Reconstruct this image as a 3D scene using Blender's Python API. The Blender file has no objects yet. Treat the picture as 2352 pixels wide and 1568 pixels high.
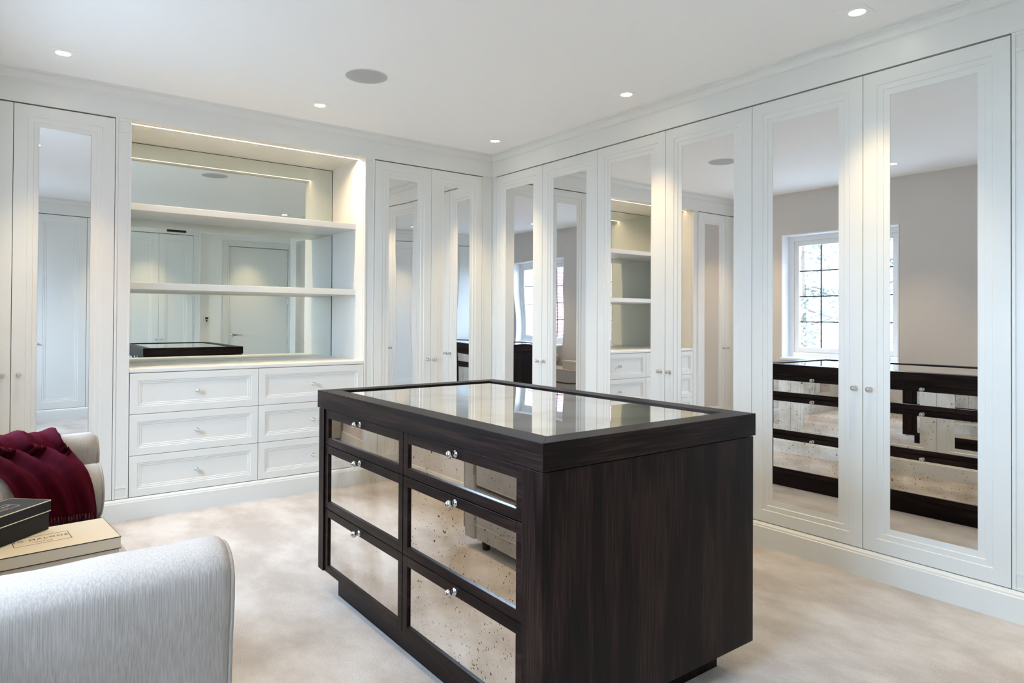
import bpy, bmesh, math, random
from mathutils import Vector, Matrix
random.seed(7)
PI = math.pi
S = bpy.context.scene
COL = S.collection

# ------------------------------------------------------------------ camera, sky, exposure
F_PX, CX, HY = 1539.17, 1176.0, 715.33
YAW, PITCH, ROLL = math.radians(37.2714), math.radians(0.5331), math.radians(0.3211)
fw = Vector((math.sin(YAW), math.cos(YAW), 0)); rt = Vector((math.cos(YAW), -math.sin(YAW), 0)); up = Vector((0, 0, 1))
fw2 = fw*math.cos(PITCH) + up*math.sin(PITCH); up2 = up*math.cos(PITCH) - fw*math.sin(PITCH)
rt3 = rt*math.cos(ROLL) + up2*math.sin(ROLL); up3 = up2*math.cos(ROLL) - rt*math.sin(ROLL)
cd = bpy.data.cameras.new('camera'); cam = bpy.data.objects.new('camera', cd); COL.objects.link(cam)
m = Matrix((rt3, up3, -fw2)).transposed().to_4x4(); m.translation = Vector((0, 0, 1.25)); cam.matrix_world = m
cd.sensor_fit = 'HORIZONTAL'; cd.sensor_width = 36.0; cd.lens = F_PX*36.0/2352.0
cd.shift_y = (HY-784.0)/2352.0; cd.clip_start = 0.02; cd.clip_end = 200
S.camera = cam

W = bpy.data.worlds.new('overcast_sky'); S.world = W; W.use_nodes = True
wn = W.node_tree; wn.nodes.clear()
wo = wn.nodes.new('ShaderNodeOutputWorld'); wb = wn.nodes.new('ShaderNodeBackground')
wb.inputs['Color'].default_value = (0.535, 0.73, 1.0, 1); wb.inputs['Strength'].default_value = 33.0
wn.links.new(wb.outputs[0], wo.inputs[0])

S.view_settings.view_transform = 'Standard'; S.view_settings.look = 'None'
S.view_settings.gamma = 1.0; S.view_settings.use_curve_mapping = False
S.view_settings.exposure = 0.05
S.cycles.max_bounces = 14; S.cycles.diffuse_bounces = 7; S.cycles.glossy_bounces = 8
S.cycles.sample_clamp_indirect = 12.0
LAMP_COL = (1.0, 0.76, 0.44); LAMP_W = 70.0; LED_STRENGTH = 520.0; LED_COL = (1.0, 0.74, 0.46)

# room planes (metres; the camera stands at x=0, y=0)
XB, YA, YE, XL = 3.362, 4.707, -0.20, -0.19
ZC, DT, DB = 2.645, 2.453, 0.131

# ------------------------------------------------------------------ materials
MAT = {}
def new_mat(name):
    mt = bpy.data.materials.new(name); mt.use_nodes = True
    nt = mt.node_tree; b = nt.nodes['Principled BSDF']; MAT[name] = mt
    return mt, nt, b
def plain(name, col, rough=0.5, metal=0.0, spec=0.5, coat=0.0, sheen=0.0):
    mt, nt, b = new_mat(name)
    b.inputs['Base Color'].default_value = (*col, 1); b.inputs['Roughness'].default_value = rough
    b.inputs['Metallic'].default_value = metal; b.inputs['Specular IOR Level'].default_value = spec
    b.inputs['Coat Weight'].default_value = coat
    if sheen: b.inputs['Sheen Weight'].default_value = sheen; b.inputs['Sheen Roughness'].default_value = 0.4
    return mt
def nd(nt, t, **kw):
    n = nt.nodes.new(t)
    for k, v in kw.items():
        if k in n.inputs: n.inputs[k].default_value = v
        else: setattr(n, k, v)
    return n
def ramp(nt, stops):
    r = nt.nodes.new('ShaderNodeValToRGB'); e = r.color_ramp.elements
    while len(e) < len(stops): e.new(0.5)
    for q, (p, c) in zip(e, stops): q.position = p; q.color = (*c, 1)
    return r
def painted(name, col, rough=0.38, bump=0.02):
    mt, nt, b = new_mat(name); L = nt.links
    tc = nd(nt, 'ShaderNodeTexCoord'); nz = nd(nt, 'ShaderNodeTexNoise', Scale=180.0, Detail=2.0)
    L.new(tc.outputs['Object'], nz.inputs['Vector'])
    bp = nd(nt, 'ShaderNodeBump', Strength=bump, Distance=0.001); L.new(nz.outputs['Fac'], bp.inputs['Height'])
    L.new(bp.outputs[0], b.inputs['Normal'])
    b.inputs['Base Color'].default_value = (*col, 1); b.inputs['Roughness'].default_value = rough
    return mt
painted('joinery_paint', (0.755, 0.755, 0.712), 0.34)
painted('ceiling_paint', (0.925, 0.925, 0.90), 0.7)
painted('taupe_paint', (0.66, 0.63, 0.605), 0.6)
painted('window_paint', (0.85, 0.86, 0.86), 0.35)
plain('gap_shadow', (0.09, 0.085, 0.08), 0.8)
plain('chrome', (0.66, 0.67, 0.68), 0.06, 1.0)
plain('lead', (0.06, 0.06, 0.065), 0.5, 0.6)
plain('black_plastic', (0.015, 0.015, 0.017), 0.45)
plain('white_plastic', (0.80, 0.80, 0.79), 0.35)
plain('steel', (0.55, 0.55, 0.56), 0.3, 1.0)
plain('soft_black', (0.010, 0.010, 0.011), 0.5)
plain('cream_card', (0.60, 0.54, 0.425), 0.55)
plain('black_card', (0.010, 0.0095, 0.0105), 0.55, 0.0, 0.3)
plain('black_ink', (0.012, 0.011, 0.010), 0.5)
plain('cream_ink', (0.85, 0.77, 0.58), 0.5)

def mirror_mat(name, col, warp=0.0):
    mt, nt, b = new_mat(name); L = nt.links
    b.inputs['Base Color'].default_value = (*col, 1); b.inputs['Metallic'].default_value = 1.0; b.inputs['Roughness'].default_value = 0.0
    if warp:
        tc = nd(nt, 'ShaderNodeTexCoord'); nz = nd(nt, 'ShaderNodeTexNoise', Scale=2.6, Detail=0.0)
        L.new(tc.outputs['Object'], nz.inputs['Vector'])
        bp = nd(nt, 'ShaderNodeBump', Strength=1.0, Distance=warp); L.new(nz.outputs['Fac'], bp.inputs['Height'])
        L.new(bp.outputs[0], b.inputs['Normal'])
mirror_mat('door_mirror', (0.86, 0.86, 0.865))
mirror_mat('wavy_mirror', (0.86, 0.86, 0.865), 0.0018)
mirror_mat('back_mirror', (0.745, 0.79, 0.755))

def antique(name, speck, tint, seed):
    mt, nt, b = new_mat(name); L = nt.links
    tc = nd(nt, 'ShaderNodeTexCoord'); mp = nd(nt, 'ShaderNodeMapping'); mp.inputs['Location'].default_value = (seed, seed*1.7, seed*0.6)
    L.new(tc.outputs['Object'], mp.inputs['Vector'])
    vo = nd(nt, 'ShaderNodeTexVoronoi', Scale=120.0); n1 = nd(nt, 'ShaderNodeTexNoise', Scale=40.0, Detail=3.0); n2 = nd(nt, 'ShaderNodeTexNoise', Scale=4.2, Detail=4.0)
    add = nd(nt, 'ShaderNodeMixRGB', Fac=0.04); add.blend_type = 'ADD'
    L.new(mp.outputs[0], n1.inputs['Vector']); L.new(mp.outputs[0], n2.inputs['Vector'])
    L.new(mp.outputs[0], add.inputs['Color1']); L.new(n1.outputs['Color'], add.inputs['Color2']); L.new(add.outputs[0], vo.inputs['Vector'])
    sz = nd(nt, 'ShaderNodeMath', operation='MULTIPLY'); L.new(n2.outputs['Fac'], sz.inputs[0]); sz.inputs[1].default_value = speck
    spot = nd(nt, 'ShaderNodeMath', operation='LESS_THAN'); L.new(vo.outputs['Distance'], spot.inputs[0])
    rnd = nd(nt, 'ShaderNodeSeparateColor'); L.new(vo.outputs['Color'], rnd.inputs[0])
    keep = nd(nt, 'ShaderNodeMath', operation='POWER'); L.new(rnd.outputs[0], keep.inputs[0]); keep.inputs[1].default_value = 4.5
    rad = nd(nt, 'ShaderNodeMath', operation='MULTIPLY'); L.new(keep.outputs[0], rad.inputs[0]); L.new(sz.outputs[0], rad.inputs[1])
    L.new(rad.outputs[0], spot.inputs[1])
    cl = ramp(nt, [(0.44, tint), (0.72, (tint[0]*0.72, tint[1]*0.66, tint[2]*0.58))]); L.new(n2.outputs['Fac'], cl.inputs[0])
    mx = nd(nt, 'ShaderNodeMixRGB'); L.new(spot.outputs[0], mx.inputs['Fac']); L.new(cl.outputs[0], mx.inputs['Color1']); mx.inputs['Color2'].default_value = (0.045, 0.038, 0.032, 1)
    L.new(mx.outputs[0], b.inputs['Base Color'])
    b.inputs['Metallic'].default_value = 1.0; b.inputs['Roughness'].default_value = 0.015
antique("antique_mirror", 0.72, (0.88, 0.88, 0.875), 3.0)
antique('antique_mirror_light', 0.36, (0.89, 0.89, 0.89), 11.0)
antique('antique_top', 0.30, (0.84, 0.815, 0.765), 5.0)

def wood(name, axis):
    mt, nt, b = new_mat(name); L = nt.links
    tc = nd(nt, 'ShaderNodeTexCoord'); mp = nd(nt, 'ShaderNodeMapping')
    sc = [9.0, 9.0, 9.0]; sc[axis] = 0.9; mp.inputs['Scale'].default_value = sc
    L.new(tc.outputs['Object'], mp.inputs['Vector'])
    n0 = nd(nt, 'ShaderNodeTexNoise', Scale=0.9, Detail=2.0); L.new(mp.outputs[0], n0.inputs['Vector'])
    mul = nd(nt, 'ShaderNodeMath', operation='MULTIPLY'); L.new(n0.outputs['Fac'], mul.inputs[0]); mul.inputs[1].default_value = 26.0
    sn = nd(nt, 'ShaderNodeMath', operation='SINE'); L.new(mul.outputs[0], sn.inputs[0])
    mp2 = nd(nt, 'ShaderNodeMapping'); s2 = [260.0, 260.0, 260.0]; s2[axis] = 7.0; mp2.inputs['Scale'].default_value = s2
    L.new(tc.outputs['Object'], mp2.inputs['Vector'])
    n1 = nd(nt, 'ShaderNodeTexNoise', Scale=1.0, Detail=3.0); L.new(mp2.outputs[0], n1.inputs['Vector'])
    ad = nd(nt, 'ShaderNodeMath', operation='MULTIPLY_ADD'); L.new(sn.outputs[0], ad.inputs[0]); ad.inputs[1].default_value = 0.13; L.new(n1.outputs['Fac'], ad.inputs[2])
    r = ramp(nt, [(0.30, (0.0040, 0.0021, 0.0021)), (0.55, (0.0125, 0.0065, 0.0056)), (0.8, (0.032, 0.0185, 0.0148))]); L.new(ad.outputs[0], r.inputs[0])
    L.new(r.outputs[0], b.inputs['Base Color'])
    bp = nd(nt, 'ShaderNodeBump', Strength=0.25, Distance=0.0006); L.new(n1.outputs['Fac'], bp.inputs['Height']); L.new(bp.outputs[0], b.inputs['Normal'])
    b.inputs['Roughness'].default_value = 0.36; b.inputs['Specular IOR Level'].default_value = 0.12
for nm, ax in (('wood_x', 0), ('wood_y', 1), ('wood_z', 2)): wood(nm, ax)

def carpet():
    mt, nt, b = new_mat('carpet'); L = nt.links
    tc = nd(nt, 'ShaderNodeTexCoord')
    mp = nd(nt, 'ShaderNodeMapping'); mp.inputs['Scale'].default_value = (1.7, 1.0, 1.0); mp.inputs['Rotation'].default_value = (0, 0, 0.25)
    L.new(tc.outputs['Object'], mp.inputs['Vector'])
    n1 = nd(nt, 'ShaderNodeTexNoise', Scale=1.7, Detail=5.0, Roughness=0.62); L.new(mp.outputs[0], n1.inputs['Vector'])
    n2 = nd(nt, 'ShaderNodeTexNoise', Scale=260.0, Detail=2.0); L.new(tc.outputs['Object'], n2.inputs['Vector'])
    r1 = ramp(nt, [(0.38, (0.445, 0.390, 0.338)), (0.50, (0.555, 0.502, 0.450)), (0.62, (0.655, 0.612, 0.568))]); L.new(n1.outputs['Fac'], r1.inputs[0])
    mx = nd(nt, 'ShaderNodeMixRGB', Fac=0.45); mx.blend_type = 'OVERLAY'; L.new(r1.outputs[0], mx.inputs['Color1'])
    r2 = ramp(nt, [(0.3, (0.30, 0.30, 0.30)), (0.7, (0.70, 0.70, 0.70))]); L.new(n2.outputs['Fac'], r2.inputs[0]); L.new(r2.outputs[0], mx.inputs['Color2'])
    L.new(mx.outputs[0], b.inputs['Base Color'])
    bp = nd(nt, 'ShaderNodeBump', Strength=0.7, Distance=0.006); L.new(n2.outputs['Fac'], bp.inputs['Height']); L.new(bp.outputs[0], b.inputs['Normal'])
    b.inputs['Roughness'].default_value = 0.95; b.inputs['Specular IOR Level'].default_value = 0.1
    b.inputs['Sheen Weight'].default_value = 0.35; b.inputs['Sheen Roughness'].default_value = 0.5
carpet()

def fabric(name, c0, c1, sheen, scale=(300.0, 300.0, 14.0), strength=0.42, dist=0.002):
    mt, nt, b = new_mat(name); L = nt.links
    tc = nd(nt, 'ShaderNodeTexCoord'); mp = nd(nt, 'ShaderNodeMapping'); mp.inputs['Scale'].default_value = scale
    L.new(tc.outputs['Object'], mp.inputs['Vector'])
    n1 = nd(nt, 'ShaderNodeTexNoise', Scale=1.0, Detail=3.0); L.new(mp.outputs[0], n1.inputs['Vector'])
    n2 = nd(nt, 'ShaderNodeTexNoise', Scale=9.0, Detail=3.0); L.new(tc.outputs['Object'], n2.inputs['Vector'])
    ad = nd(nt, 'ShaderNodeMixRGB', Fac=0.28); L.new(n1.outputs['Fac'], ad.inputs['Color1']); L.new(n2.outputs['Fac'], ad.inputs['Color2'])
    r = ramp(nt, [(0.25, c0), (0.75, c1)]); L.new(ad.outputs[0], r.inputs[0]); L.new(r.outputs[0], b.inputs['Base Color'])
    bp = nd(nt, 'ShaderNodeBump', Strength=strength, Distance=dist); L.new(n1.outputs['Fac'], bp.inputs['Height']); L.new(bp.outputs[0], b.inputs['Normal'])
    b.inputs['Roughness'].default_value = 0.85; b.inputs['Specular IOR Level'].default_value = 0.10 if sheen else 0.03
    b.inputs['Sheen Weight'].default_value = sheen; b.inputs['Sheen Roughness'].default_value = 0.35
fabric('chenille', (0.315, 0.28, 0.245), (0.46, 0.42, 0.38), 0.25)
fabric('burgundy_wool', (0.042, 0.0022, 0.0070), (0.070, 0.0042, 0.0120), 0.0, (300.0, 300.0, 300.0), 0.2, 0.001)

def glass_pane():
    mt = bpy.data.materials.new('window_glass'); mt.use_nodes = True; MAT['window_glass'] = mt
    nt = mt.node_tree; nt.nodes.clear(); L = nt.links
    o = nd(nt, 'ShaderNodeOutputMaterial'); t = nd(nt, 'ShaderNodeBsdfTransparent'); g = nd(nt, 'ShaderNodeBsdfGlossy', Roughness=0.0)
    t.inputs['Color'].default_value = (0.96, 0.975, 0.97, 1)
    fr = nd(nt, 'ShaderNodeFresnel', IOR=1.5); mx = nd(nt, 'ShaderNodeMixShader')
    L.new(fr.outputs[0], mx.inputs[0]); L.new(t.outputs[0], mx.inputs[1]); L.new(g.outputs[0], mx.inputs[2]); L.new(mx.outputs[0], o.inputs[0])
glass_pane()
def emit(name, col, st):
    mt = bpy.data.materials.new(name); mt.use_nodes = True; MAT[name] = mt
    nt = mt.node_tree; nt.nodes.clear(); o = nd(nt, 'ShaderNodeOutputMaterial'); e = nd(nt, 'ShaderNodeEmission', Strength=st)
    e.inputs['Color'].default_value = (*col, 1); nt.links.new(e.outputs[0], o.inputs[0])
emit('lamp_glow', (1.0, 0.88, 0.68), 28.0)
emit('led_glow', LED_COL, LED_STRENGTH)

def grille():
    mt, nt, b = new_mat('speaker_grille'); L = nt.links
    tc = nd(nt, 'ShaderNodeTexCoord'); vo = nd(nt, 'ShaderNodeTexVoronoi', Scale=420.0, Randomness=0.0); L.new(tc.outputs['Object'], vo.inputs['Vector'])
    r = ramp(nt, [(0.28, (0.22, 0.22, 0.22)), (0.42, (0.60, 0.61, 0.60))]); L.new(vo.outputs['Distance'], r.inputs[0]); L.new(r.outputs[0], b.inputs['Base Color'])
    b.inputs['Roughness'].default_value = 0.6
grille()
def brick_mat():
    mt, nt, b = new_mat('brickwork'); L = nt.links
    tc = nd(nt, 'ShaderNodeTexCoord'); mp = nd(nt, 'ShaderNodeMapping'); mp.inputs['Rotation'].default_value = (PI/2, 0, 0)
    L.new(tc.outputs['Object'], mp.inputs['Vector'])
    br = nd(nt, 'ShaderNodeTexBrick', Scale=1.0); br.inputs['Brick Width'].default_value = 0.225; br.inputs['Row Height'].default_value = 0.075; br.inputs['Mortar Size'].default_value = 0.008
    br.inputs['Color1'].default_value = (0.20, 0.065, 0.05, 1); br.inputs['Color2'].default_value = (0.15, 0.05, 0.042, 1); br.inputs['Mortar'].default_value = (0.40, 0.36, 0.33, 1)
    L.new(mp.outputs[0], br.inputs['Vector']); L.new(br.outputs['Color'], b.inputs['Base Color']); b.inputs['Roughness'].default_value = 0.9
brick_mat()
def leafy(name, a, c):
    mt, nt, b = new_mat(name); L = nt.links
    oi = nd(nt, 'ShaderNodeTexCoord'); nz = nd(nt, 'ShaderNodeTexNoise', Scale=3.0); L.new(oi.outputs['Object'], nz.inputs['Vector'])
    r = ramp(nt, [(0.3, a), (0.7, c)]); L.new(nz.outputs['Fac'], r.inputs[0]); L.new(r.outputs[0], b.inputs['Base Color']); b.inputs['Roughness'].default_value = 0.7
leafy('foliage', (0.080, 0.088, 0.066), (0.16, 0.17, 0.13)); leafy('bounce_gravel', (0.20, 0.195, 0.185), (0.27, 0.26, 0.25))
plain('bark', (0.09, 0.065, 0.045), 0.9); plain('roof_slate', (0.16, 0.165, 0.18), 0.7); plain('render_wall', (0.62, 0.60, 0.56), 0.9)

# ------------------------------------------------------------------ mesh helpers
class MB:
    def __init__(s): s.v = []; s.f = []
    def add(s, vs, fs):
        o = len(s.v); s.v += [tuple(p) for p in vs]; s.f += [tuple(i+o for i in f) for f in fs]; return s
    def box(s, x0, y0, z0, x1, y1, z1):
        return s.add([(x0,y0,z0),(x1,y0,z0),(x1,y1,z0),(x0,y1,z0),(x0,y0,z1),(x1,y0,z1),(x1,y1,z1),(x0,y1,z1)],
                     [(0,3,2,1),(4,5,6,7),(0,1,5,4),(1,2,6,5),(2,3,7,6),(3,0,4,7)])
    def lathe(s, prof, n=20, axis='z', org=(0,0,0), caps=True):
        o = []; fs = []
        for (r, t) in prof:
            for k in range(n):
                a = 2*PI*k/n; c, d = r*math.cos(a), r*math.sin(a)
                p = {'z': (c, d, t), 'y': (c, t, -d), 'x': (t, c, d)}[axis]
                o.append((p[0]+org[0], p[1]+org[1], p[2]+org[2]))
        for i in range(len(prof)-1):
            for k in range(n): fs.append((i*n+k, i*n+(k+1)%n, (i+1)*n+(k+1)%n, (i+1)*n+k))
        if caps: fs.append(tuple(range(n-1, -1, -1))); fs.append(tuple((len(prof)-1)*n+k for k in range(n)))
        return s.add(o, fs)
    def extrude(s, poly, axis, a, b):
        """poly: 2D points (counter-clockwise seen from +axis), extruded along axis from a to b"""
        n = len(poly)
        def pt(p, t): return {'x': (t, p[0], p[1]), 'y': (p[0], t, p[1]), 'z': (p[0], p[1], t)}[axis]
        vs = [pt(p, a) for p in poly]+[pt(p, b) for p in poly]
        fs = [tuple(range(n-1, -1, -1)), tuple(range(n, 2*n))]+[(k, (k+1) % n, n+(k+1) % n, n+k) for k in range(n)]
        return s.add(vs, fs)
    def tube(s, pts, r, n=6):
        o = []; fs = []
        for i, p in enumerate(pts):
            p = Vector(p); a = Vector(pts[max(i-1, 0)]); b = Vector(pts[min(i+1, len(pts)-1)]); t = (b-a).normalized()
            u = t.cross(Vector((0.31, 0.17, 0.93))).normalized(); w = t.cross(u); rr = r[i] if isinstance(r, (list, tuple)) else r
            for k in range(n): o.append(p+u*rr*math.cos(2*PI*k/n)+w*rr*math.sin(2*PI*k/n))
        for i in range(len(pts)-1):
            for k in range(n): fs.append((i*n+k, i*n+(k+1) % n, (i+1)*n+(k+1) % n, (i+1)*n+k))
        fs.append(tuple(range(n-1, -1, -1))); fs.append(tuple((len(pts)-1)*n+k for k in range(n)))
        return s.add(o, fs)
    def rings(s, x0, z0, x1, z1, prof, hole=False, back=None):
        """front panel in the local XZ plane facing -Y; prof = [(inset, y)], filled in the middle unless hole"""
        vs = []; fs = []
        for (o, y) in prof: vs += [(x0+o, y, z0+o), (x1-o, y, z0+o), (x1-o, y, z1-o), (x0+o, y, z1-o)]
        for i in range(len(prof)-1):
            for k in range(4): fs.append((i*4+k, i*4+(k+1) % 4, (i+1)*4+(k+1) % 4, (i+1)*4+k))
        if not hole: b = (len(prof)-1)*4; fs.append((b, b+1, b+2, b+3))
        fs.append((3, 2, 1, 0))
        return s.add(vs, fs)
    def mesh(s, name, smooth=False, fix=True):
        me = bpy.data.meshes.new(name); me.from_pydata(s.v, [], s.f)
        if fix:
            bm = bmesh.new(); bm.from_mesh(me); bmesh.ops.recalc_face_normals(bm, faces=bm.faces); bm.to_mesh(me); bm.free()
        if smooth: me.polygons.foreach_set('use_smooth', [True]*len(me.polygons))
        me.update(); return me
def link(name, me, mat, parent=None, loc=None, rotz=0.0):
    if mat is not None and len(me.materials) == 0: me.materials.append(MAT[mat])
    o = bpy.data.objects.new(name, me); COL.objects.link(o)
    if parent: o.parent = parent
    if loc: o.location = loc
    if rotz: o.rotation_euler = (0, 0, rotz)
    return o
def obj(name, mb, mat, parent=None, smooth=False, loc=None, rotz=0.0, bevel=0.0, seg=2):
    o = link(name, mb.mesh(name, smooth), mat, parent, loc, rotz)
    if bevel:
        b = o.modifiers.new('bevel', 'BEVEL'); b.width = bevel; b.segments = seg; b.limit_method = 'ANGLE'; b.angle_limit = math.radians(40)
    return o
def auto_smooth(o, deg=35):
    me = o.data; bm = bmesh.new(); bm.from_mesh(me)
    for f in bm.faces: f.smooth = True
    for e in bm.edges:
        if len(e.link_faces) == 2 and e.calc_face_angle(0) > math.radians(deg): e.smooth = False
    bm.to_mesh(me); bm.free(); return o
def thing(name, label, cat, loc=(0, 0, 0), rotz=0.0, group=None):
    o = bpy.data.objects.new(name, None); COL.objects.link(o); o.location = loc; o.rotation_euler = (0, 0, rotz); o.empty_display_size = 0.1
    tag(o, label, cat, group); return o
def tag(o, label, cat, group=None):
    o['label'] = label; o['category'] = cat
    if group: o['group'] = group
    return o
def struct(name, mb, mat, parent=None, **kw):
    o = obj(name, mb, mat, parent, **kw)
    if parent is None: o['kind'] = 'structure'
    return o
def struct_empty(name, loc=(0, 0, 0), rotz=0.0):
    o = bpy.data.objects.new(name, None); COL.objects.link(o); o.location = loc; o.rotation_euler = (0, 0, rotz); o['kind'] = 'structure'; return o
def text_mesh(body, size, spacing=1.0):
    c = bpy.data.curves.new('lettering', 'FONT'); c.body = body; c.size = size; c.align_x = 'CENTER'; c.align_y = 'CENTER'; c.space_character = spacing; c.extrude = 0.0001
    o = bpy.data.objects.new('lettering_source', c); COL.objects.link(o)
    dg = bpy.context.evaluated_depsgraph_get(); me = bpy.data.meshes.new_from_object(o.evaluated_get(dg)); me.materials.clear()
    bpy.data.objects.remove(o); bpy.data.curves.remove(c); return me

RB, RE = -PI/2, PI        # local +X runs left to right for someone facing the wall, -Y points into the room

# ------------------------------------------------------------------ room shell
XR, YR = 4.30, 0.86        # lobby beyond the end of the right-hand wardrobes
struct('floor', MB().box(XL-0.34, -1.0, -0.12, XR+0.1, YA+0.75, 0.0), 'carpet')
struct('ceiling', MB().box(XL-0.34, -1.0, ZC, XR+0.1, YA+0.75, ZC+0.12), 'ceiling_paint')
struct('wall_back', MB().box(XL-0.3, YA+0.66, 0, XB+0.72, YA+0.75, ZC), 'ceiling_paint')
struct('wall_right', MB().box(XB+0.62, YR, 0, XB+0.72, YA+0.66, ZC).box(XB+0.03, YR-0.04, 0, XR, YR, ZC).box(XR, -0.9, 0, XR+0.1, YR, ZC), 'ceiling_paint')
struct('wall_front', MB().box(XL-0.32, -0.9, 0, 2.37, -0.80, ZC).box(2.37, -0.9, 0, 2.84, -0.45, ZC).box(3.78, -0.9, 0, XR, -0.45, ZC).box(2.84, -0.9, 2.36, 3.78, -0.45, ZC).box(2.37, -0.45, 2.52, XR, YE, ZC).box(2.361, -0.80, 0, 2.37, YE, ZC).box(2.78, -0.9, 0, 3.80, -0.86, 2.40), 'ceiling_paint')  # last box: added behind the door leaf to block sky light leaking round it
WINS = [(2.90, 4.135), (0.40, 1.66)]; WZ0, WZ1, WT = 0.80, 2.19, 0.32
wl = MB(); x0, x1 = XL-WT, XL
wl.box(x0, -0.9, 0, x1, WINS[1][0], ZC).box(x0, WINS[1][1], 0, x1, WINS[0][0], ZC).box(x0, WINS[0][1], 0, x1, YA+0.66, ZC)
for (a, b) in WINS: wl.box(x0, a, 0, x1, b, WZ0).box(x0, a, WZ1, x1, b, ZC)
struct('wall_left', wl, 'taupe_paint')

# windows: reveal lining, sash frame, leaded bars, one pane per light
bar_cache = {}
for wi, (ya, yb) in enumerate(WINS):
    w = struct_empty('window_%d' % (wi+1), (XL, ya, WZ0)); L_, H_ = yb-ya, WZ1-WZ0
    lin = MB().box(-0.13, 0.001, 0.03, 0.004, 0.012, H_-0.001).box(-0.13, L_-0.012, 0.03, 0.004, L_-0.001, H_-0.001).box(-0.13, 0.012, H_-0.013, 0.004, L_-0.012, H_-0.001)
    obj('reveal_lining', lin, 'window_paint', w)
    obj('sill', MB().box(-0.13, 0.001, 0.001, 0.035, L_-0.001, 0.03), 'window_paint', w, bevel=0.008)
    def ringframe(a, xa, xb, wdt):
        return MB().box(xa, a, 0.03+a-0.012, xb, a+wdt, H_-a).box(xa, L_-a-wdt, 0.03+a-0.012, xb, L_-a, H_-a).box(xa, a+wdt, H_-a-wdt, xb, L_-a-wdt, H_-a).box(xa, a+wdt, 0.03+a-0.012, xb, L_-a-wdt, 0.03+a-0.012+wdt)
    obj('outer_frame', ringframe(0.012, -0.20, -0.13, 0.055), 'window_paint', w, bevel=0.004)
    obj('sash', ringframe(0.067, -0.19, -0.145, 0.055), 'window_paint', w, bevel=0.004)
    gy0, gy1, gz0, gz1 = 0.122, L_-0.122, 0.03+0.067-0.012+0.055, H_-0.122
    NC, NR = 4, 4; pw, ph = (gy1-gy0)/NC, (gz1-gz0)/NR
    vb = MB().box(-0.174, -0.006, gz0, -0.160, 0.006, gz1).mesh('glazing_bar'); hb = MB().box(-0.173, gy0, -0.006, -0.161, gy1, 0.006).mesh('glazing_bar')
    pm = MB().add([(-0.167, 0.006, 0.006), (-0.167, pw-0.006, 0.006), (-0.167, pw-0.006, ph-0.006), (-0.167, 0.006, ph-0.006)], [(0, 1, 2, 3)]).mesh('pane')
    for k in range(1, NC): link('glazing_bar', vb, 'lead', w, (0, gy0+k*pw, 0))
    for k in range(1, NR): link('glazing_bar', hb, 'lead', w, (0, 0, gz0+k*ph))
    for i in range(NC):
        for k in range(NR): link('pane', pm, 'window_glass', w, (0, gy0+i*pw, gz0+k*ph))
    pl = bpy.data.lights.new('daylight_portal', 'AREA'); pl.shape = 'RECTANGLE'; pl.size = H_-0.05; pl.size_y = L_-0.05; pl.cycles.is_portal = True
    po = bpy.data.objects.new('daylight_portal', pl); COL.objects.link(po); po.location = (XL-WT-0.01, (ya+yb)/2, (WZ0+WZ1)/2); po.rotation_euler = (0, -PI/2, 0)

# ------------------------------------------------------------------ joinery trim: skirting, frieze + cornice, pilasters
def skirting(name, length, loc, rotz):
    p = [(0.03, 0.0), (0.03, 0.1285), (0.0, 0.1285), (-0.004, 0.124), (-0.008, 0.1195), (-0.013, 0.117), (-0.014, 0.109), (-0.018, 0.106), (-0.018, 0.0)]
    return struct(name, MB().extrude(p, 'x', 0, length), 'joinery_paint', loc=loc, rotz=rotz)
def cornice(name, length, loc, rotz, miter0=0, miter1=0):
    p = [(0.03, DT+0.0055), (0.0, DT+0.0055), (0.0, 2.582), (-0.006, 2.587), (-0.0115, 2.589), (-0.0115, 2.598), (-0.014, 2.606), (-0.020, 2.616), (-0.030, 2.625), (-0.034, 2.6265), (-0.034, 2.636), (-0.046, 2.639), (-0.05, 2.6448), (0.03, 2.6448)]
    mb = MB(); n = len(p)
    vs = [(0 - miter0*min(q[0], 0), q[0], q[1]) for q in p]+[(length + miter1*min(q[0], 0), q[0], q[1]) for q in p]
    mb.add(vs, [tuple(range(n-1, -1, -1)), tuple(range(n, 2*n))]+[(k, (k+1) % n, n+(k+1) % n, n+k) for k in range(n)])
    return struct(name, mb, 'joinery_paint', loc=loc, rotz=rotz)
def pilaster(name, width, loc, rotz, z0=DB, z1=DT+0.005):
    mb = MB(); s = min(0.014, width*0.2)
    mb.box(0, 0.005, z0, width, 0.03, z1)
    mb.box(0, 0, z0, s, 0.005, z1).box(width-s, 0, z0, width, 0.005, z1)
    for (a, b) in ((z0, z0+0.012), (0.193, 0.209), (2.374, 2.388), (z1-0.016, z1)): mb.box(s, 0, a, width-s, 0.005, b)
    return struct(name, mb, 'joinery_paint', loc=loc, rotz=rotz, bevel=0.0018)
XA0 = XL + 0.001
skirting('baseboard_back', XB-XA0-0.018, (XA0, YA, 0), 0); skirting('baseboard_right', YA-YR-0.018, (XB, YA-0.018, 0), RB); skirting('baseboard_front', 2.36-XA0, (2.36, YE, 0), RE)
cornice('trim_1', XB-XA0, (XA0, YA, 0), 0, 0, 1); cornice('trim_2', YA-YR, (XB, YA, 0), RB, 1, 0); cornice('trim_3', 2.36-XA0, (2.36, YE, 0), RE)
pilaster('trim_4', 0.085, (0.5415, YA, 0), 0); pilaster('trim_5', 0.078, (2.1795, YA, 0), 0)
pilaster('trim_6', XB-3.2595, (3.2595, YA, 0), 0); pilaster('trim_7', YA-4.6455, (XB, YA, 0), RB); pilaster('trim_8', 0.965-YR, (XB, 0.965, 0), RB)
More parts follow.
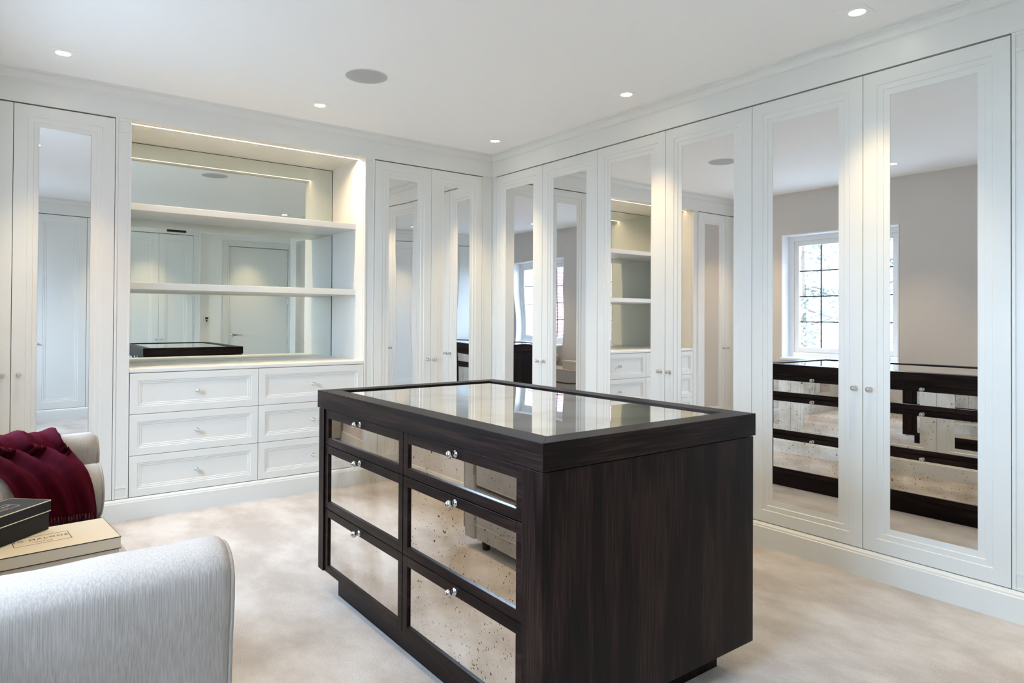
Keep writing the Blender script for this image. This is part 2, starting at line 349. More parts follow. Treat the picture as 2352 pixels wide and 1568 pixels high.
# skirting round the taupe wall
struct('baseboard_left', MB().box(XL+0.0005, YE+0.02, 0, XL+0.016, YA-0.02, 0.125), 'joinery_paint', bevel=0.005)

# ------------------------------------------------------------------ wardrobes
def knob_mesh():
    pr = [(0.0125, 0.0), (0.0125, -0.0025), (0.0105, -0.0045), (0.0058, -0.0058), (0.0050, -0.010), (0.0058, -0.0135)]
    for k in range(1, 9):
        a = -PI/2*0.86+(PI*0.93)*k/8.0; pr.append((0.0138*math.cos(a), -0.0245-0.0118*math.sin(a)))
    pr.append((0.0006, -0.0363))
    return MB().lathe(pr, 20, 'y').mesh('knob', True)
KNOB = knob_mesh()
def knob(parent, loc): return link('knob', KNOB, 'chrome', parent, loc)
STEP = [(0, 0.021), (0, 0.0012), (0.0012, 0)]
def door(parent, x0, x1, mirror, knob_x, mat='door_mirror', z0=DB, z1=DT):
    g = 0.0014; mg = 0.122
    if mirror:
        pf = STEP+[(mg-0.058, 0), (mg-0.055, 0.0035), (mg-0.030, 0.0035), (mg-0.027, 0.007), (mg, 0.007), (mg, 0.0125)]
    else:
        pf = STEP+[(0.082, 0), (0.085, 0.0035), (0.099, 0.0035), (0.102, 0.007), (0.116, 0.007), (0.119, 0.0105)]
    d = obj('door', MB().rings(x0+g, z0+0.0014, x1-g, z1-0.0028, pf, hole=mirror), 'joinery_paint', parent)
    if mirror: obj('mirror', MB().box(x0+g+mg-0.004, 0.009, z0+mg-0.002, x1-g-mg+0.004, 0.0118, z1-mg-0.001), mat, d)
    knob(d, (knob_x, 0, 0.913)); return d
def wardrobe(label, loc, rotz, edges, mirror=True, mats=None, knobs=None, group=None):
    t = thing('wardrobe', label, 'wardrobe', loc, rotz, group); a, b = edges[0], edges[-1]
    c = MB().box(a, 0.024, 0.02, b, 0.58, DT+0.005)
    obj('carcass', c, 'gap_shadow', t)
    for i in range(len(edges)-1):
        e0, e1 = edges[i], edges[i+1]
        kx = (e1-0.036 if i % 2 == 0 else e0+0.036) if knobs is None else knobs[i]
        door(t, e0, e1, mirror, kx, (mats or {}).get(i, 'door_mirror'))
    return t
t = thing('wardrobe', 'white mirrored wardrobe behind the bench, left of the lit shelf recess', 'wardrobe', (0, YA, 0))
obj('carcass', MB().box(-0.187, 0.024, 0.02, 0.540, 0.58, DT+0.005), 'gap_shadow', t)
d = obj('door', MB().rings(-0.186, DB+0.0014, 0.0415-0.0014, DT-0.0028, STEP+[(0.06, 0), (0.063, 0.0035), (0.085, 0.0035), (0.088, 0.007)]), 'joinery_paint', t); knob(d, (0.0055, 0, 0.913))
dl = door(t, 0.0415, 0.540, True, 0.077, 'door_mirror')
aj = math.radians(3.0)      # its glass is bedded slightly askew
mg_ = [c for c in dl.children if c.name.startswith('mirror')][0]; mxc = (0.0415+0.540)/2
mg_.matrix_local = Matrix.Translation((mxc, 0.0104, 0)) @ Matrix.Rotation(aj, 4, 'Z') @ Matrix.Translation((-mxc, -0.0104, 0))
wardrobe('white mirrored wardrobe on the back wall, between the lit shelf recess and the corner', (0, YA, 0), 0, [2.259, 2.758, 3.258], mats={0: 'wavy_mirror', 1: 'wavy_mirror'})
eb = [YA-v for v in (4.644, 4.032, 3.420, 2.808, 2.187, 1.575, 0.967)]
wardrobe('white mirrored double wardrobe on the right wall, nearest the corner', (XB, YA, 0), RB, eb[0:3])
wardrobe('white mirrored double wardrobe in the middle of the right wall', (XB, YA, 0), RB, eb[2:5])
wardrobe('white mirrored double wardrobe on the right wall, farthest from the corner', (XB, YA, 0), RB, eb[4:7])
wardrobe('white panelled wardrobe reflected in the mirror behind the shelves, below the black vent', (2.36, YE, 0), RE, [2.36-2.27, 2.36-1.81, 2.36-1.345], mirror=False, knobs=[0.55-0.036, 0.55+0.036])
wardrobe('white panelled wardrobe opposite the shelves, middle one of the front wall', (2.36, YE, 0), RE, [2.36-1.343, 2.36-0.815, 2.36-0.632], mirror=False)
wardrobe('white panelled wardrobe reflected in the mirrored door left of the shelves', (2.36, YE, 0), RE, [2.36-0.59, 2.36-0.115, 2.36+0.185], mirror=False)
for i, (a, b) in enumerate(((2.272, 2.36), (0.592, 0.630))): pilaster('trim_%d' % (9+i), b-a, (b, YE, 0), RE)
tv = thing('air_vent', 'black slot air vent above the panelled wardrobe seen in the shelf mirror', 'vent', (2.04, YE, 2.508), RE)
obj('frame', MB().rings(-0.13, -0.022, 0.13, 0.022, [(0, -0.0002), (0, -0.004), (0.006, -0.004), (0.007, -0.001)]), 'black_plastic', tv)
vm = MB().box(-0.122, -0.0035, -0.003, 0.122, -0.0012, 0.003).mesh('slat')
for k in (-1, 0, 1): link('slat', vm, 'black_plastic', tv, (0, 0, k*0.0105))

# ------------------------------------------------------------------ lit shelf recess + drawer chest below it
NX0, NX1, ND = 0.627, 2.179, 0.63
t = thing('shelf_unit', 'white open shelf recess with mirrored back and light strip, above the drawers', 'shelving', (0, YA, 0))
obj('side_panel', MB().box(NX0-0.02, 0.031, 0.9185, NX0, ND, 2.478), 'joinery_paint', t)
obj('side_panel', MB().box(NX1, 0.031, 0.9185, NX1+0.02, ND, 2.478), 'joinery_paint', t)
obj('top_panel', MB().box(NX0, 0.125, 2.464, NX1, ND, 2.478).box(NX0, 0.031, 2.464, NX1, 0.108, 2.478).box(NX0, 0.108, 2.470, NX1, 0.125, 2.478), 'joinery_paint', t)
obj('back_mirror', MB().box(NX0, ND, 0.928, NX1, ND+0.006, 2.460), 'back_mirror', t)
obj('back_edge_trim', MB().box(NX0, ND-0.003, 2.460, NX1, ND+0.006, 2.464).box(NX1-0.004, ND-0.003, 0.928, NX1, ND-0.0002, 2.460), 'gap_shadow', t)
for z in (1.928, 1.421): obj('shelf', MB().box(NX0, 0.162, z, NX1, ND-0.0005, z+0.043), 'joinery_paint', t, bevel=0.002)
obj('light_strip', MB().box(NX0+0.002, 0.1125, 2.4655, NX1-0.002, 0.1205, 2.4685), 'led_glow', t)
obj('strip_housing', MB().box(NX0, 0.1085, 2.4625, NX1, 0.1120, 2.4695).box(NX0, 0.1210, 2.4625, NX1, 0.1245, 2.4695), 'joinery_paint', t)

t = thing('drawer_chest', 'white six-drawer chest with countertop, built in below the lit shelves', 'drawers', (0, YA, 0))
obj('carcass', MB().box(NX0, 0.024, 0.02, NX1, ND, 0.8955), 'gap_shadow', t)
obj('countertop', MB().box(NX0+0.0005, -0.001, 0.8965, NX1-0.0005, ND+0.006, 0.922), 'joinery_paint', t, bevel=0.004)
obj('back_upstand', MB().box(NX0+0.0005, ND-0.012, 0.9222, NX1-0.0005, ND+0.006, 0.9278), 'joinery_paint', t)
DR = STEP+[(0.052, 0), (0.055, 0.0035), (0.064, 0.0035), (0.067, 0.007), (0.076, 0.007), (0.079, 0.0105)]
DRZ = [0.131, 0.3845, 0.6395, 0.8945]; DRX = [0.629, 1.4035, 2.1775]
for r in range(3):
    for c in range(2):
        x0, x1, z0, z1 = DRX[c]+0.0014, DRX[c+1]-0.0014, DRZ[r]+0.0014, DRZ[r+1]-0.0014
        pf = [(o if o < 0.03 else o*0.86, y) for o, y in DR]
        dd = obj('drawer', MB().rings(x0, z0, x1, z1, pf), 'joinery_paint', t); knob(dd, ((x0+x1)/2-0.0, 0.0090, (z0+z1)/2))

# ------------------------------------------------------------------ ceiling: downlights, speaker
def downlight(x, y, label, on=True):
    t = thing('downlight', label, 'ceiling light', (x, y, ZC), 0, 'recessed downlights in the ceiling')
    mb = MB(); n = 24; R = 0.036; q = 0.058; vs = []; fs = []
    for k in range(n):
        a = 2*PI*k/n+PI/4; c, s_ = math.cos(a), math.sin(a); mm = max(abs(c), abs(s_))
        vs += [(q*c/mm, q*s_/mm, -0.0002), (q*c/mm, q*s_/mm, -0.0022), (R*c, R*s_, -0.0022), (R*0.94*c, R*0.94*s_, -0.0002)]
    for k in range(n):
        a = 4*k; b = 4*((k+1) % n)
        for j in range(3): fs.append((a+j, b+j, b+j+1, a+j+1))
    mb.add(vs, fs); obj('trim_plate', mb, 'ceiling_paint', t)
    obj('lamp', MB().lathe([(0.0005, -0.0014), (0.020, -0.0014), (0.034, -0.0006)], 24, 'z', caps=False), 'lamp_glow', t)
    l = bpy.data.lights.new('lamp_light', 'SPOT'); l.energy = LAMP_W; l.color = LAMP_COL; l.spot_size = math.radians(72); l.spot_blend = 0.95; l.shadow_soft_size = 0.03
    lo = bpy.data.objects.new('lamp_light', l); COL.objects.link(lo); lo.parent = t; lo.location = (0, 0, -0.035)
downlight(0.245, 4.283, 'recessed downlight above the left mirrored wardrobe of the back wall')
downlight(1.657, 4.284, 'recessed downlight above the shelf recess, near the ceiling speaker')
downlight(3.085, 4.288, 'recessed downlight in the corner of the ceiling')
downlight(3.083, 2.886, 'recessed downlight before the middle wardrobe of the right wall')
downlight(3.075, 1.466, 'recessed downlight before the right wardrobe, largest at the top right')
downlight(0.416, 2.701, 'recessed downlight above the bench, seen in the last mirrored door')
downlight(0.416, 1.637, 'recessed downlight above the near end of the bench, seen in the corner door mirror')
downlight(1.657, 0.16, 'recessed downlight before the front wall wardrobes')
downlight(3.12, -0.10, 'recessed downlight lighting the door of the room')
t = thing('ceiling_speaker', 'round grey speaker grille set into the white ceiling', 'speaker', (1.668, 3.596, ZC))
obj('bezel', MB().lathe([(0.124, -0.0002), (0.124, -0.003), (0.1205, -0.004), (0.118, -0.003), (0.118, -0.0002)], 48, 'z', caps=False), 'white_plastic', t, smooth=True)
obj('grille', MB().lathe([(0.0005, -0.0026), (0.06, -0.0026), (0.1178, -0.0018)], 48, 'z', caps=False), 'speaker_grille', t, smooth=True)

# ------------------------------------------------------------------ island
KS = 0.9665   # measured at table height 0.905, then scaled about the camera to the size its reflections give
IX0, IX1, IY0, IY1 = 1.187*KS, 2.203*KS, 1.415*KS, 3.068*KS
def zk(z): return 1.25-(1.25-z)*KS
IZ = zk(0.905)
icx, icy = (IX0+IX1)/2, (IY0+IY1)/2; hw, hl = (IX1-IX0)/2, (IY1-IY0)/2
isl = thing('island_cabinet', 'dark oak island of mirrored drawers in the middle of the carpet', 'island', (icx, icy, 0))
RW = 0.084*KS; ZT0 = zk(0.825)
def rail(pts, mat):
    mb = MB(); mb.add([(*p, ZT0) for p in pts]+[(*p, IZ) for p in pts], [(3, 2, 1, 0), (4, 5, 6, 7)]+[(k, (k+1) % 4, 4+(k+1) % 4, 4+k) for k in range(4)])
    obj('top_rail', mb, mat, isl, bevel=0.0012)
e = 0.0003
rail([(-hw, -hl+e), (-hw+RW, -hl+RW+e), (-hw+RW, hl-RW-e), (-hw, hl-e)], 'wood_y'); rail([(hw, -hl+e), (hw, hl-e), (hw-RW, hl-RW-e), (hw-RW, -hl+RW+e)], 'wood_y')
rail([(-hw+e, -hl), (hw-e, -hl), (hw-RW-e, -hl+RW), (-hw+RW+e, -hl+RW)], 'wood_x'); rail([(-hw+e, hl), (-hw+RW+e, hl-RW), (hw-RW-e, hl-RW), (hw-e, hl)], 'wood_x')
obj('mirrored_top', MB().box(-hw+RW, -hl+RW, IZ-0.012, hw-RW, hl-RW, IZ-0.006), 'antique_top', isl)
bx, by, ZB = hw-0.006, hl-0.006, zk(0.0755)
SD = 0.095
obj('end_panel', MB().box(-bx, -by, ZB, bx, -by+0.03, ZT0-0.004), 'wood_z', isl, bevel=0.001)
obj('end_panel', MB().box(-bx, by-0.03, ZB, bx, by, ZT0-0.004), 'wood_z', isl, bevel=0.001)
obj('shadow_gap', MB().box(-bx+0.012, -by+0.012, ZT0-0.004, bx-0.012, by-0.012, ZT0), 'soft_black', isl)
obj('core', MB().box(-bx+0.055, -by+0.031, ZB, bx-0.055, by-0.031, ZT0-0.004), 'soft_black', isl)
obj('plinth', MB().box(-bx+0.062, -by+0.105, 0.0, bx-0.062, by-0.085, ZB), 'wood_y', isl)
PW = (0.095*KS, 0.058*KS)     # corner posts: wide one, narrow one (the two long sides are the same, turned by half a turn)
for sx in (-1, 1):
    xo = sx*bx; xi = sx*(bx-0.05); rv = -sx      # rv = +1 on the side facing the bench
    ya, yb = (-by+PW[0], by-PW[1]) if sx < 0 else (-by+PW[1], by-PW[0])
    for (a, b) in ((-by+0.0301, ya), (yb, by-0.0301)):
        obj('post', MB().box(min(xo, xi), a, ZB-0.0005, max(xo, xi), b, ZT0-0.0038), 'wood_z', isl, bevel=0.001)
    ym = (2.245*KS-icy)*rv
    ys = [ya, ym, yb]; zs = [ZB-0.002, zk(0.3665), zk(0.6585), ZT0-0.004]
    for c in range(2):
        for r in range(3):
            y0, y1, z0, z1 = ys[c]+0.002, ys[c+1]-0.002, zs[r]+0.0018, zs[r+1]-0.0018
            f0, f1 = xo-sx*0.007, xo-sx*0.03
            lo, hi = min(f0, f1), max(f0, f1)
            st = 0.033; rt_ = 0.034 if r < 2 else 0.036; rb_ = 0.031
            mb = MB().box(lo, y0, z0, hi, y0+st, z1).box(lo, y1-st, z0, hi, y1, z1).box(lo, y0+st, z1-rt_, hi, y1-st, z1).box(lo, y0+st, z0, hi, y1-st, z0+rb_)
            dr = obj('drawer', mb, 'wood_y', isl, bevel=0.0012)
            g0, g1 = xo-sx*0.015, xo-sx*0.019
            obj('mirror', MB().box(min(g0, g1), y0+st-0.002, z0+rb_-0.002, max(g0, g1), y1-st+0.002, z1-rt_+0.002), 'antique_mirror' if (c == 0 or sx > 0) else 'antique_mirror_light', dr)
            kl = link('knob', KNOB, 'chrome', dr, (f0, (y0+y1)/2, z1-0.019)); kl.rotation_euler = (0, 0, -PI/2 if sx < 0 else PI/2)

# ------------------------------------------------------------------ upholstered bench with two raised ends
BR = math.radians(2.75)
ben = thing('upholstered_bench', 'taupe chenille bench with two raised ends and bolsters, below the windows', 'bench', (0.10, 2.26, 0), BR)
BX0, BX1 = -0.235, 0.237
def end_panel(sg):
    # profile (t outwards, z): rolled top
    P = [(0.735, 0.055), (0.735, 0.40), (0.737, 0.58), (0.741, 0.68)]
    c = (0.797, 0.733); R = 0.064
    for k in range(0, 13):
        a = PI*0.97-(PI*1.02)*k/12; P.append((c[0]+R*math.cos(a), c[1]+R*math.sin(a)))
    P += [(0.861, 0.69), (0.857, 0.645), (0.851, 0.59), (0.846, 0.52), (0.843, 0.40), (0.842, 0.10), (0.832, 0.055)]
    n = len(P); rows = []
    # sections along x: rounded towards front and back edge
    secs = [(BX0, 0.014), (BX0+0.003, 0.006), (BX0+0.010, 0.0015), (BX0+0.022, 0)] + [(BX0+0.022+(BX1-BX0-0.044)*k/10, 0) for k in range(1, 10)] + [(BX1-0.022, 0), (BX1-0.010, 0.0015), (BX1-0.003, 0.006), (BX1, 0.014)]
    mid = Vector((0.786, 0)); vs = []; fs = []
    for i, (x, ins) in enumerate(secs):
        for (t_, z) in P:
            tt = t_+(mid[0]-t_)*min(1.0, ins/0.05); zz = z-(ins*1.6 if z > 0.6 else 0)
            # soft corners of the crown where it meets the front and back edges
            if z > 0.70:
                d_ = min(x-BX0, BX1-x); zz -= 0.012*max(0.0, 1-d_/0.030)**2
            zz += 0.0015*math.sin(x*31+t_*9)
            vs.append((x, sg*tt, zz))
    for i in range(len(secs)-1):
        for k in range(n): fs.append((i*n+k, i*n+(k+1) % n, (i+1)*n+(k+1) % n, (i+1)*n+k))
    fs.append(tuple(range(n))); fs.append(tuple((len(secs)-1)*n+k for k in range(n)))
    o = obj('raised_end', MB().add(vs, fs), 'chenille', ben); auto_smooth(o, 50)
    # piping along both side faces
    for (xx, ins) in ((BX1-0.0025, 0.0055), (BX0+0.0025, 0.0055)):
        pts = []
        for (t_, z) in P[1:-1]:
            tt = t_+(mid[0]-t_)*(ins/0.05); zz = z-(ins*1.6 if z > 0.6 else 0)
            if z > 0.70: zz -= 0.012*max(0.0, 1-0.0035/0.030)**2
            pts.append((xx, sg*(tt), zz))
        obj('piping', MB().tube(pts, 0.0055, 6), 'chenille', o, smooth=True)
for sg in (1, -1): end_panel(sg)
obj('seat_base', MB().box(BX0+0.004, -0.734, 0.055, BX1-0.012, 0.734, 0.330), 'chenille', ben, bevel=0.010, seg=3)
obj('seat_piping', MB().tube([(BX1-0.011, -0.73, 0.134), (BX1-0.011, 0, 0.134), (BX1-0.011, 0.73, 0.134)], 0.004, 6).tube([(BX1-0.013, -0.73, 0.322), (BX1-0.013, 0.73, 0.322)], 0.004, 6), 'chenille', ben, smooth=True)
cush = MB()
nx, ny = 12, 40; vs = []; fs = []
cx0, cx1, cy0, cy1 = BX0+0.004, BX1-0.004, -0.732, 0.732
obj('seat_cushion', MB().box(cx0, cy0, 0.343, cx1, cy1, 0.508), 'chenille', ben, bevel=0.022, seg=4)
obj('cushion_piping', MB().tube([(cx1-0.002, cy0+0.02, 0.356), (cx1-0.002, 0, 0.356), (cx1-0.002, cy1-0.02, 0.356)], 0.0042, 6).tube([(cx1-0.006, cy0+0.02, 0.502), (cx1-0.006, 0, 0.502), (cx1-0.006, cy1-0.02, 0.502)], 0.0042, 6), 'chenille', ben, smooth=True)
for sx in (BX0+0.06, BX1-0.06):
    for sy in (-0.70, 0.70): obj('foot', MB().lathe([(0.020, 0.0), (0.026, 0.057)], 12, 'z', (sx, sy, 0)), 'soft_black', ben)
def bolster(sg, label):
    b = thing('bolster_cushion', label, 'cushion', (0.10, 2.26, 0), BR)
    R = 0.0955; zc = 0.5085+R+0.0012
    pr = [(0.004, BX0+0.012), (R*0.57, BX0+0.006), (R-0.010, BX0+0.012), (R-0.0015, BX0+0.020)]+[(R+0.001*math.sin(k), BX0+0.03+(BX1-BX0-0.055)*k/8) for k in range(9)]+[(R-0.0015, BX1-0.016), (R-0.010, BX1-0.008), (R*0.57, BX1-0.003), (0.004, BX1-0.008)]
    o = obj('cover', MB().lathe(pr, 40, 'x', (0, sg*0.6385, zc)), 'chenille', b, smooth=True)
    for xx in (BX1-0.014, BX0+0.018): obj('piping', MB().tube([(xx, sg*0.6385+(R-0.0015)*math.cos(2*PI*k/32), zc+(R-0.0015)*math.sin(2*PI*k/32)) for k in range(33)], 0.004, 6), 'chenille', b, smooth=True)
bolster(1, 'round bolster at the far end of the bench, under the burgundy throw')
bolster(-1, 'round bolster at the near end of the bench, seen in the corner door mirror')

# ------------------------------------------------------------------ burgundy throw
def throw():
    prof = [(0.874, 0.690), (0.873, 0.735), (0.857, 0.778), (0.829, 0.802), (0.797, 0.806), (0.765, 0.796), (0.744, 0.775), (0.732, 0.745), (0.714, 0.722), (0.682, 0.713), (0.645, 0.712), (0.606, 0.7075), (0.572, 0.690), (0.548, 0.664), (0.535, 0.634), (0.530, 0.604), (0.528, 0.578), (0.526, 0.556)]
    NS, NT = 60, 70; seg = [0]
    for i in range(1, len(prof)): seg.append(seg[-1]+math.dist(prof[i], prof[i-1]))
    def at(s):
        d = s*seg[-1]
        for i in range(1, len(prof)):
            if d <= seg[i]+1e-9:
                f = (d-seg[i-1])/(seg[i]-seg[i-1]); a, b = prof[i-1], prof[i]
                return a[0]+(b[0]-a[0])*f, a[1]+(b[1]-a[1])*f, Vector((b[1]-a[1], -(b[0]-a[0]))).normalized()
    def nrm(s):
        n = Vector((0, 0))
        for e_ in (-0.05, 0, 0.05): n += at(min(1, max(0, s+e_)))[2]
        return n.normalized()
    vs = []; fs = []
    ph = [random.uniform(0, 6.28) for _ in range(8)]
    last = []
    for i in range(NS+1):
        s = i/NS; t_, z, _ = at(s); n = nrm(s)
        if n.dot(Vector((t_-0.75, z-0.45))) < 0: n = -n
        sm = s*s*(3-2*s)
        c = -0.115+0.203*sm; w = 0.182-0.072*sm
        row = []
        for k in range(NT+1):
            u = -1+2*k/NT
            x = c+u*w+0.012*math.sin(5*s+ph[0])*(1-abs(u))
            fold = 0.5+0.5*math.sin(3.3*PI*u+1.1*math.sin(2.6*s+ph[1])+ph[2]-4.2*s)
            fold2 = 0.5+0.5*math.sin(6.7*PI*u-3.5*s+ph[3])
            fine = 0.5+0.5*math.sin(13*PI*u+5*s+ph[4])
            q_ = min(1.0, max(0.0, (s-0.16)/0.36)); amp = 0.0025+0.040*q_*q_*(3-2*q_)*(1-0.45*max(0, s-0.6)/0.4)
            d_ = 0.003+amp*(fold**2.2)+0.20*amp*fold2+0.0010*fine
            # bridges the hollow between end panel and bolster
            d_ += 0.016*math.exp(-((s-0.47)/0.13)**2)
            row.append((x, t_+n[0]*d_, z+n[1]*d_+0.0))
        if i == NS: last = row
        vs += row
    for i in range(NS):
        for k in range(NT): a = i*(NT+1)+k; fs.append((a, a+1, a+NT+2, a+NT+1))
    o = obj('throw_blanket', MB().add(vs, fs), 'burgundy_wool', None, smooth=True, loc=(0.10, 2.26, 0), rotz=BR)
    sd = o.modifiers.new('thickness', 'SOLIDIFY'); sd.thickness = 0.003; sd.offset = 1
    tag(o, 'burgundy wool throw draped over the far end of the bench', 'throw')
    mb = MB()
    for k in range(0, NT+1):
        p = Vector(last[k])
        if k % 3 == 2: continue
        dx = random.uniform(-0.006, 0.006); ln = random.uniform(0.040, 0.050)
        zb = max(p[2]-ln, 0.5125)
        mb.tube([(p[0], p[1], p[2]+0.004), (p[0]+dx*0.4, p[1]-0.002+random.uniform(-0.002, 0.002), (p[2]+zb)/2), (p[0]+dx, p[1]-0.004, zb)], [0.0021, 0.0019, 0.0012], 5)
    f = obj('fringe', mb, 'burgundy_wool', o, smooth=True); f['kind'] = 'stuff'
throw()

# ------------------------------------------------------------------ gift boxes on the bench
def gift_box(name, label, loc, rotz, L_, D_, H_, lid_h, card, ink, label_rect, body, bsize, sub=None):
    t = thing(name, label, 'box', loc, rotz)
    obj('base', MB().box(-L_/2+0.003, -D_/2+0.003, 0, L_/2-0.003, D_/2-0.003, H_-0.002), card, t, bevel=0.001)
    ld = obj('lid', MB().box(-L_/2, -D_/2, H_-lid_h, L_/2, D_/2, H_), card, t, bevel=0.0008)
    def edge(z, s, out=0.0004):
        a, b = L_/2+out, D_/2+out; m_ = MB()
        m_.box(-a, -b, z-s, a, -b+0.0009, z+s*0).box(-a, b-0.0009, z-s, a, b, z).box(-a, -b, z-s, -a+0.0009, b, z).box(a-0.0009, -b, z-s, a, b, z)
        return m_
    obj('edge_banding', edge(H_+0.0003, 0.0024), ink, ld); obj('edge_banding', edge(H_-lid_h+0.002, 0.0024), ink, ld)
    lx, ly, lw, lh = label_rect; q = 0.0009; z0, z1 = H_+0.00005, H_+0.0004
    obj('label_border', MB().box(lx-lw/2, ly-lh/2, z0, lx+lw/2, ly-lh/2+q, z1).box(lx-lw/2, ly+lh/2-q, z0, lx+lw/2, ly+lh/2, z1).box(lx-lw/2, ly-lh/2+q, z0, lx-lw/2+q*1.6, ly+lh/2-q, z1).box(lx+lw/2-q*1.6, ly-lh/2+q, z0, lx+lw/2, ly+lh/2-q, z1), ink, ld)
    o = link('lettering', text_mesh(body, bsize, 1.35), ink, ld, (lx, ly+(lh*0.09 if sub else 0), H_+0.0003))
    if sub: link('lettering', text_mesh(sub, bsize*0.42, 1.6), ink, ld, (lx, ly-lh*0.27, H_+0.0003))
    return t
a5 = math.radians(5.0)
CL, CD, CH, CZ = 0.338, 0.232, 0.121, 0.5095
crn = Vector((0.272, 2.166)); ctr = crn+Vector((-math.cos(a5), -math.sin(a5)))*CL/2+Vector((-math.sin(a5), math.cos(a5)))*CD/2
gift_box('gift_box', 'long cream lidded box with black edging, lying on the bench seat', (ctr[0], ctr[1], CZ), a5, CL, CD, CH, 0.033, 'cream_card', 'black_ink', (0.0, 0.0, 0.132, 0.078), 'JO MALONE', 0.0185, 'LONDON')
ang = math.radians(226); e1 = Vector((math.cos(ang), math.sin(ang))); e2 = Vector((math.cos(ang-PI/2), math.sin(ang-PI/2)))
BL, BD, BH = 0.21, 0.125, 0.083
bc = Vector((0.1185, 2.362))+e1*BL/2+e2*BD/2
gift_box('gift_box', 'black lidded box with cream edging, lying on top of the cream box', (bc[0], bc[1], CZ+CH+0.0008), ang-PI, BL, BD, BH, 0.031, 'black_card', 'cream_ink', (0.0, 0.0, 0.085, 0.045), 'JO MALONE', 0.0105, 'LONDON')

# ------------------------------------------------------------------ front wall: room door, thermostat
dw = struct_empty('door_1', (3.31, -0.45, 0), RE)
arch = [(0.0, 0.0), (0.0, -0.018), (0.02, -0.022), (0.06, -0.022), (0.075, -0.016), (0.10, -0.012), (0.10, 0.0)]
mb = MB()
for s_ in (-1, 1):
    mb.box(min(s_*0.47, s_*0.56), -0.020, 0, max(s_*0.47, s_*0.56), -0.0005, 2.45).box(min(s_*0.47, s_*0.49), -0.026, 0, max(s_*0.47, s_*0.49), -0.02, 2.38)
mb.box(-0.47, -0.020, 2.36, 0.47, -0.0005, 2.45)
obj('architrave', mb, 'joinery_paint', dw, bevel=0.004)
lf = MB(); X0, X1, Z1 = -0.462, 0.462, 2.352
lf.box(X0, 0.004, 0.006, X0+0.115, 0.045, Z1).box(X1-0.115, 0.004, 0.006, X1, 0.045, Z1).box(X0+0.115, 0.004, Z1-0.13, X1-0.115, 0.045, Z1).box(X0+0.115, 0.004, 0.86, X1-0.115, 0.045, 1.07).box(X0+0.115, 0.004, 0.006, X1-0.115, 0.045, 0.22)
lf.rings(X0+0.115, 1.07, X1-0.115, Z1-0.13, [(0, 0.004), (0.004, 0.016), (0.022, 0.019), (0.05, 0.010)]); lf.rings(X0+0.115, 0.22, X1-0.115, 0.86, [(0, 0.004), (0.004, 0.016), (0.022, 0.019), (0.05, 0.010)])
obj('door_leaf', lf, 'joinery_paint', dw)
# facing this wall, the latch side lies to the right
hx = X1-0.065
hd = MB().lathe([(0.026, 0.004), (0.026, -0.004), (0.010, -0.006), (0.009, -0.045)], 20, 'y', (hx, 0, 0.955)); hd.box(hx-0.125, -0.052, 0.945, hx+0.010, -0.040, 0.965)
obj('lever_handle', hd, 'chrome', dw, bevel=0.002)
for z in (0.35, 0.90, 1.50, 2.10): obj('hinge', MB().lathe([(0.008, z-0.05), (0.008, z+0.05)], 10, 'z', (X0-0.003, -0.002, 0)), 'steel', dw)
t = thing('thermostat', 'small white wall thermostat with black display, left of the room door', 'thermostat', (2.52, -0.45, 1.19), RE)
obj('housing', MB().box(-0.04, -0.018, -0.06, 0.04, -0.0003, 0.06), 'white_plastic', t, bevel=0.004)
obj('display', MB().box(-0.022, -0.0195, 0.012, 0.022, -0.0182, 0.042), 'black_plastic', t)
obj('button', MB().lathe([(0.012, -0.0182), (0.012, -0.0215), (0.0005, -0.022)], 16, 'y', (0, 0, -0.012)), 'black_plastic', t)

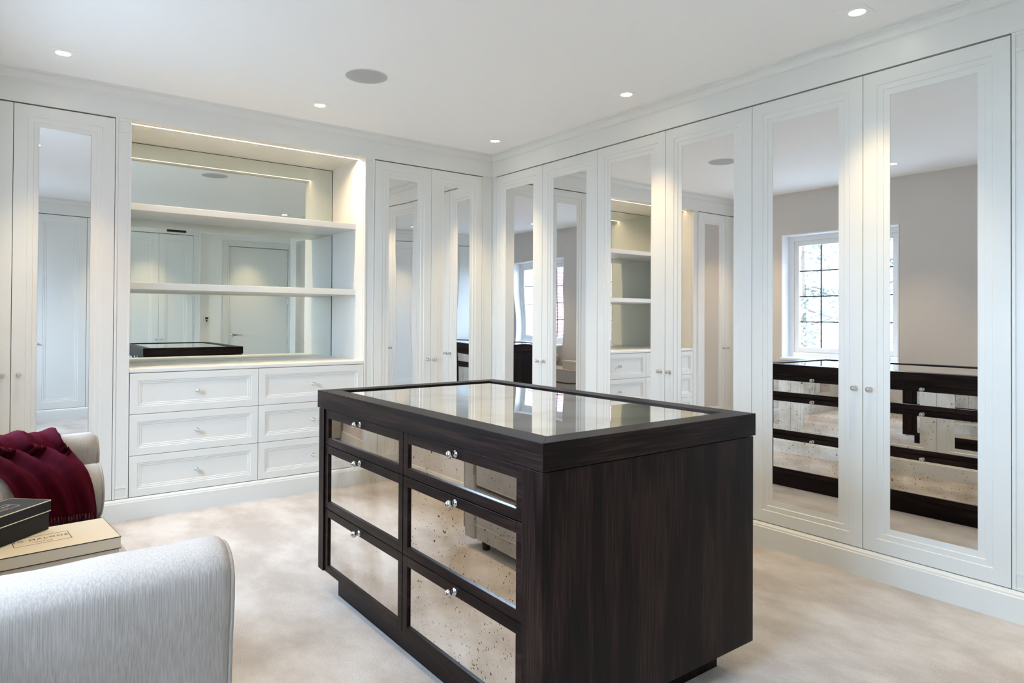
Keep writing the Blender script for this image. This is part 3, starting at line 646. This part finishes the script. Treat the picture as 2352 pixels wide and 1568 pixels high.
# ------------------------------------------------------------------ outside the windows
g = struct('trim_20', MB().box(-60, -60, -3.3, -1.2, 60, -3.2), 'bounce_gravel'); g.name = 'bounce_ground'; g.data.name = 'bounce_ground'  # unseen ground, made pale gravel to bounce neutral daylight up to the ceiling
t = thing('brick_wing', 'red brick wing of the house outside, seen through the near window', 'building', (-2.4, -1.2, -3.2))
obj('wall', MB().box(-5.0, -6, 0, 0, 0, 8.0), 'brickwork', t); obj('roof', MB().extrude([(-6.2, 8.0), (0.2, 8.0), (-3.0, 10.5)], 'x', -5.2, 0.2), 'roof_slate', t)
t = thing('house', 'pale neighbouring house with slate roof outside the window', 'building', (-24, 15.5, -3.2), 0.5)
obj('wall', MB().box(-5, -4, 0, 5, 4, 4.6), 'render_wall', t); obj('roof', MB().extrude([(-4.4, 4.6), (4.4, 4.6), (0, 7.6)], 'x', -5.3, 5.3), 'roof_slate', t)
def tree(x, y, h, r, n, label, conifer=True):
    t = thing('tree', label, 'tree', (x, y, -3.2), random.uniform(0, 6))
    obj('trunk', MB().tube([(0, 0, 0), (0.05, 0.02, h*0.4), (0, 0.03, h*0.92)], [0.20, 0.13, 0.03], 8), 'bark', t)
    mb = MB(); br = MB()
    nb = 46
    for b in range(nb):
        z = h*(0.12+0.86*(b+random.random())/nb); a = random.uniform(0, 2*PI)
        ln = r*(1.05-z/h*0.95 if conifer else math.sin(PI*min(1, max(0.1, z/h)))**0.6)*random.uniform(0.65, 1.1)
        dz = -0.28*ln if conifer else 0.35*ln
        tip = Vector((math.cos(a)*ln, math.sin(a)*ln, z+dz)); br.tube([(0, 0, z), tuple(tip)], [0.035, 0.008], 4)
        for k in range(n//nb):
            f = random.uniform(0.2, 1.05); c = Vector((0, 0, z)).lerp(tip, f)+Vector((random.gauss(0, 0.13), random.gauss(0, 0.13), random.gauss(-0.03, 0.10)))
            u = Vector((random.gauss(0, 1), random.gauss(0, 1), random.gauss(0, 0.7))).normalized()*random.uniform(0.05, 0.11)
            v = u.cross(Vector((random.gauss(0, 1), random.gauss(0, 1), random.gauss(0, 1)))).normalized()*random.uniform(0.02, 0.045)
            mb.add([c-u, c+v, c+u, c-v], [(0, 1, 2, 3)])
    obj('branches', br, 'bark', t)['kind'] = 'stuff'
    o = link('crown', mb.mesh('crown', fix=False), 'foliage', t); o['kind'] = 'stuff'
tree(-6.5, 5.4, 9.0, 2.3, 2400, 'tall conifer close outside the windows')
tree(-8.5, 8.6, 8.0, 2.4, 2300, 'broad conifer left of the tall one outside', True)
tree(-11.5, 4.0, 11.0, 3.0, 2300, 'largest conifer, farthest from the windows')
tree(-13.5, -9.5, 8.5, 2.4, 2300, 'conifer outside beyond the brick wing')
tree(-12.0, 11.5, 9.0, 3.2, 2300, 'leafy round tree in front of the pale house', False)
tree(-10.5, -0.6, 9.5, 2.8, 2300, 'leafy round tree straight out from the bench', False)
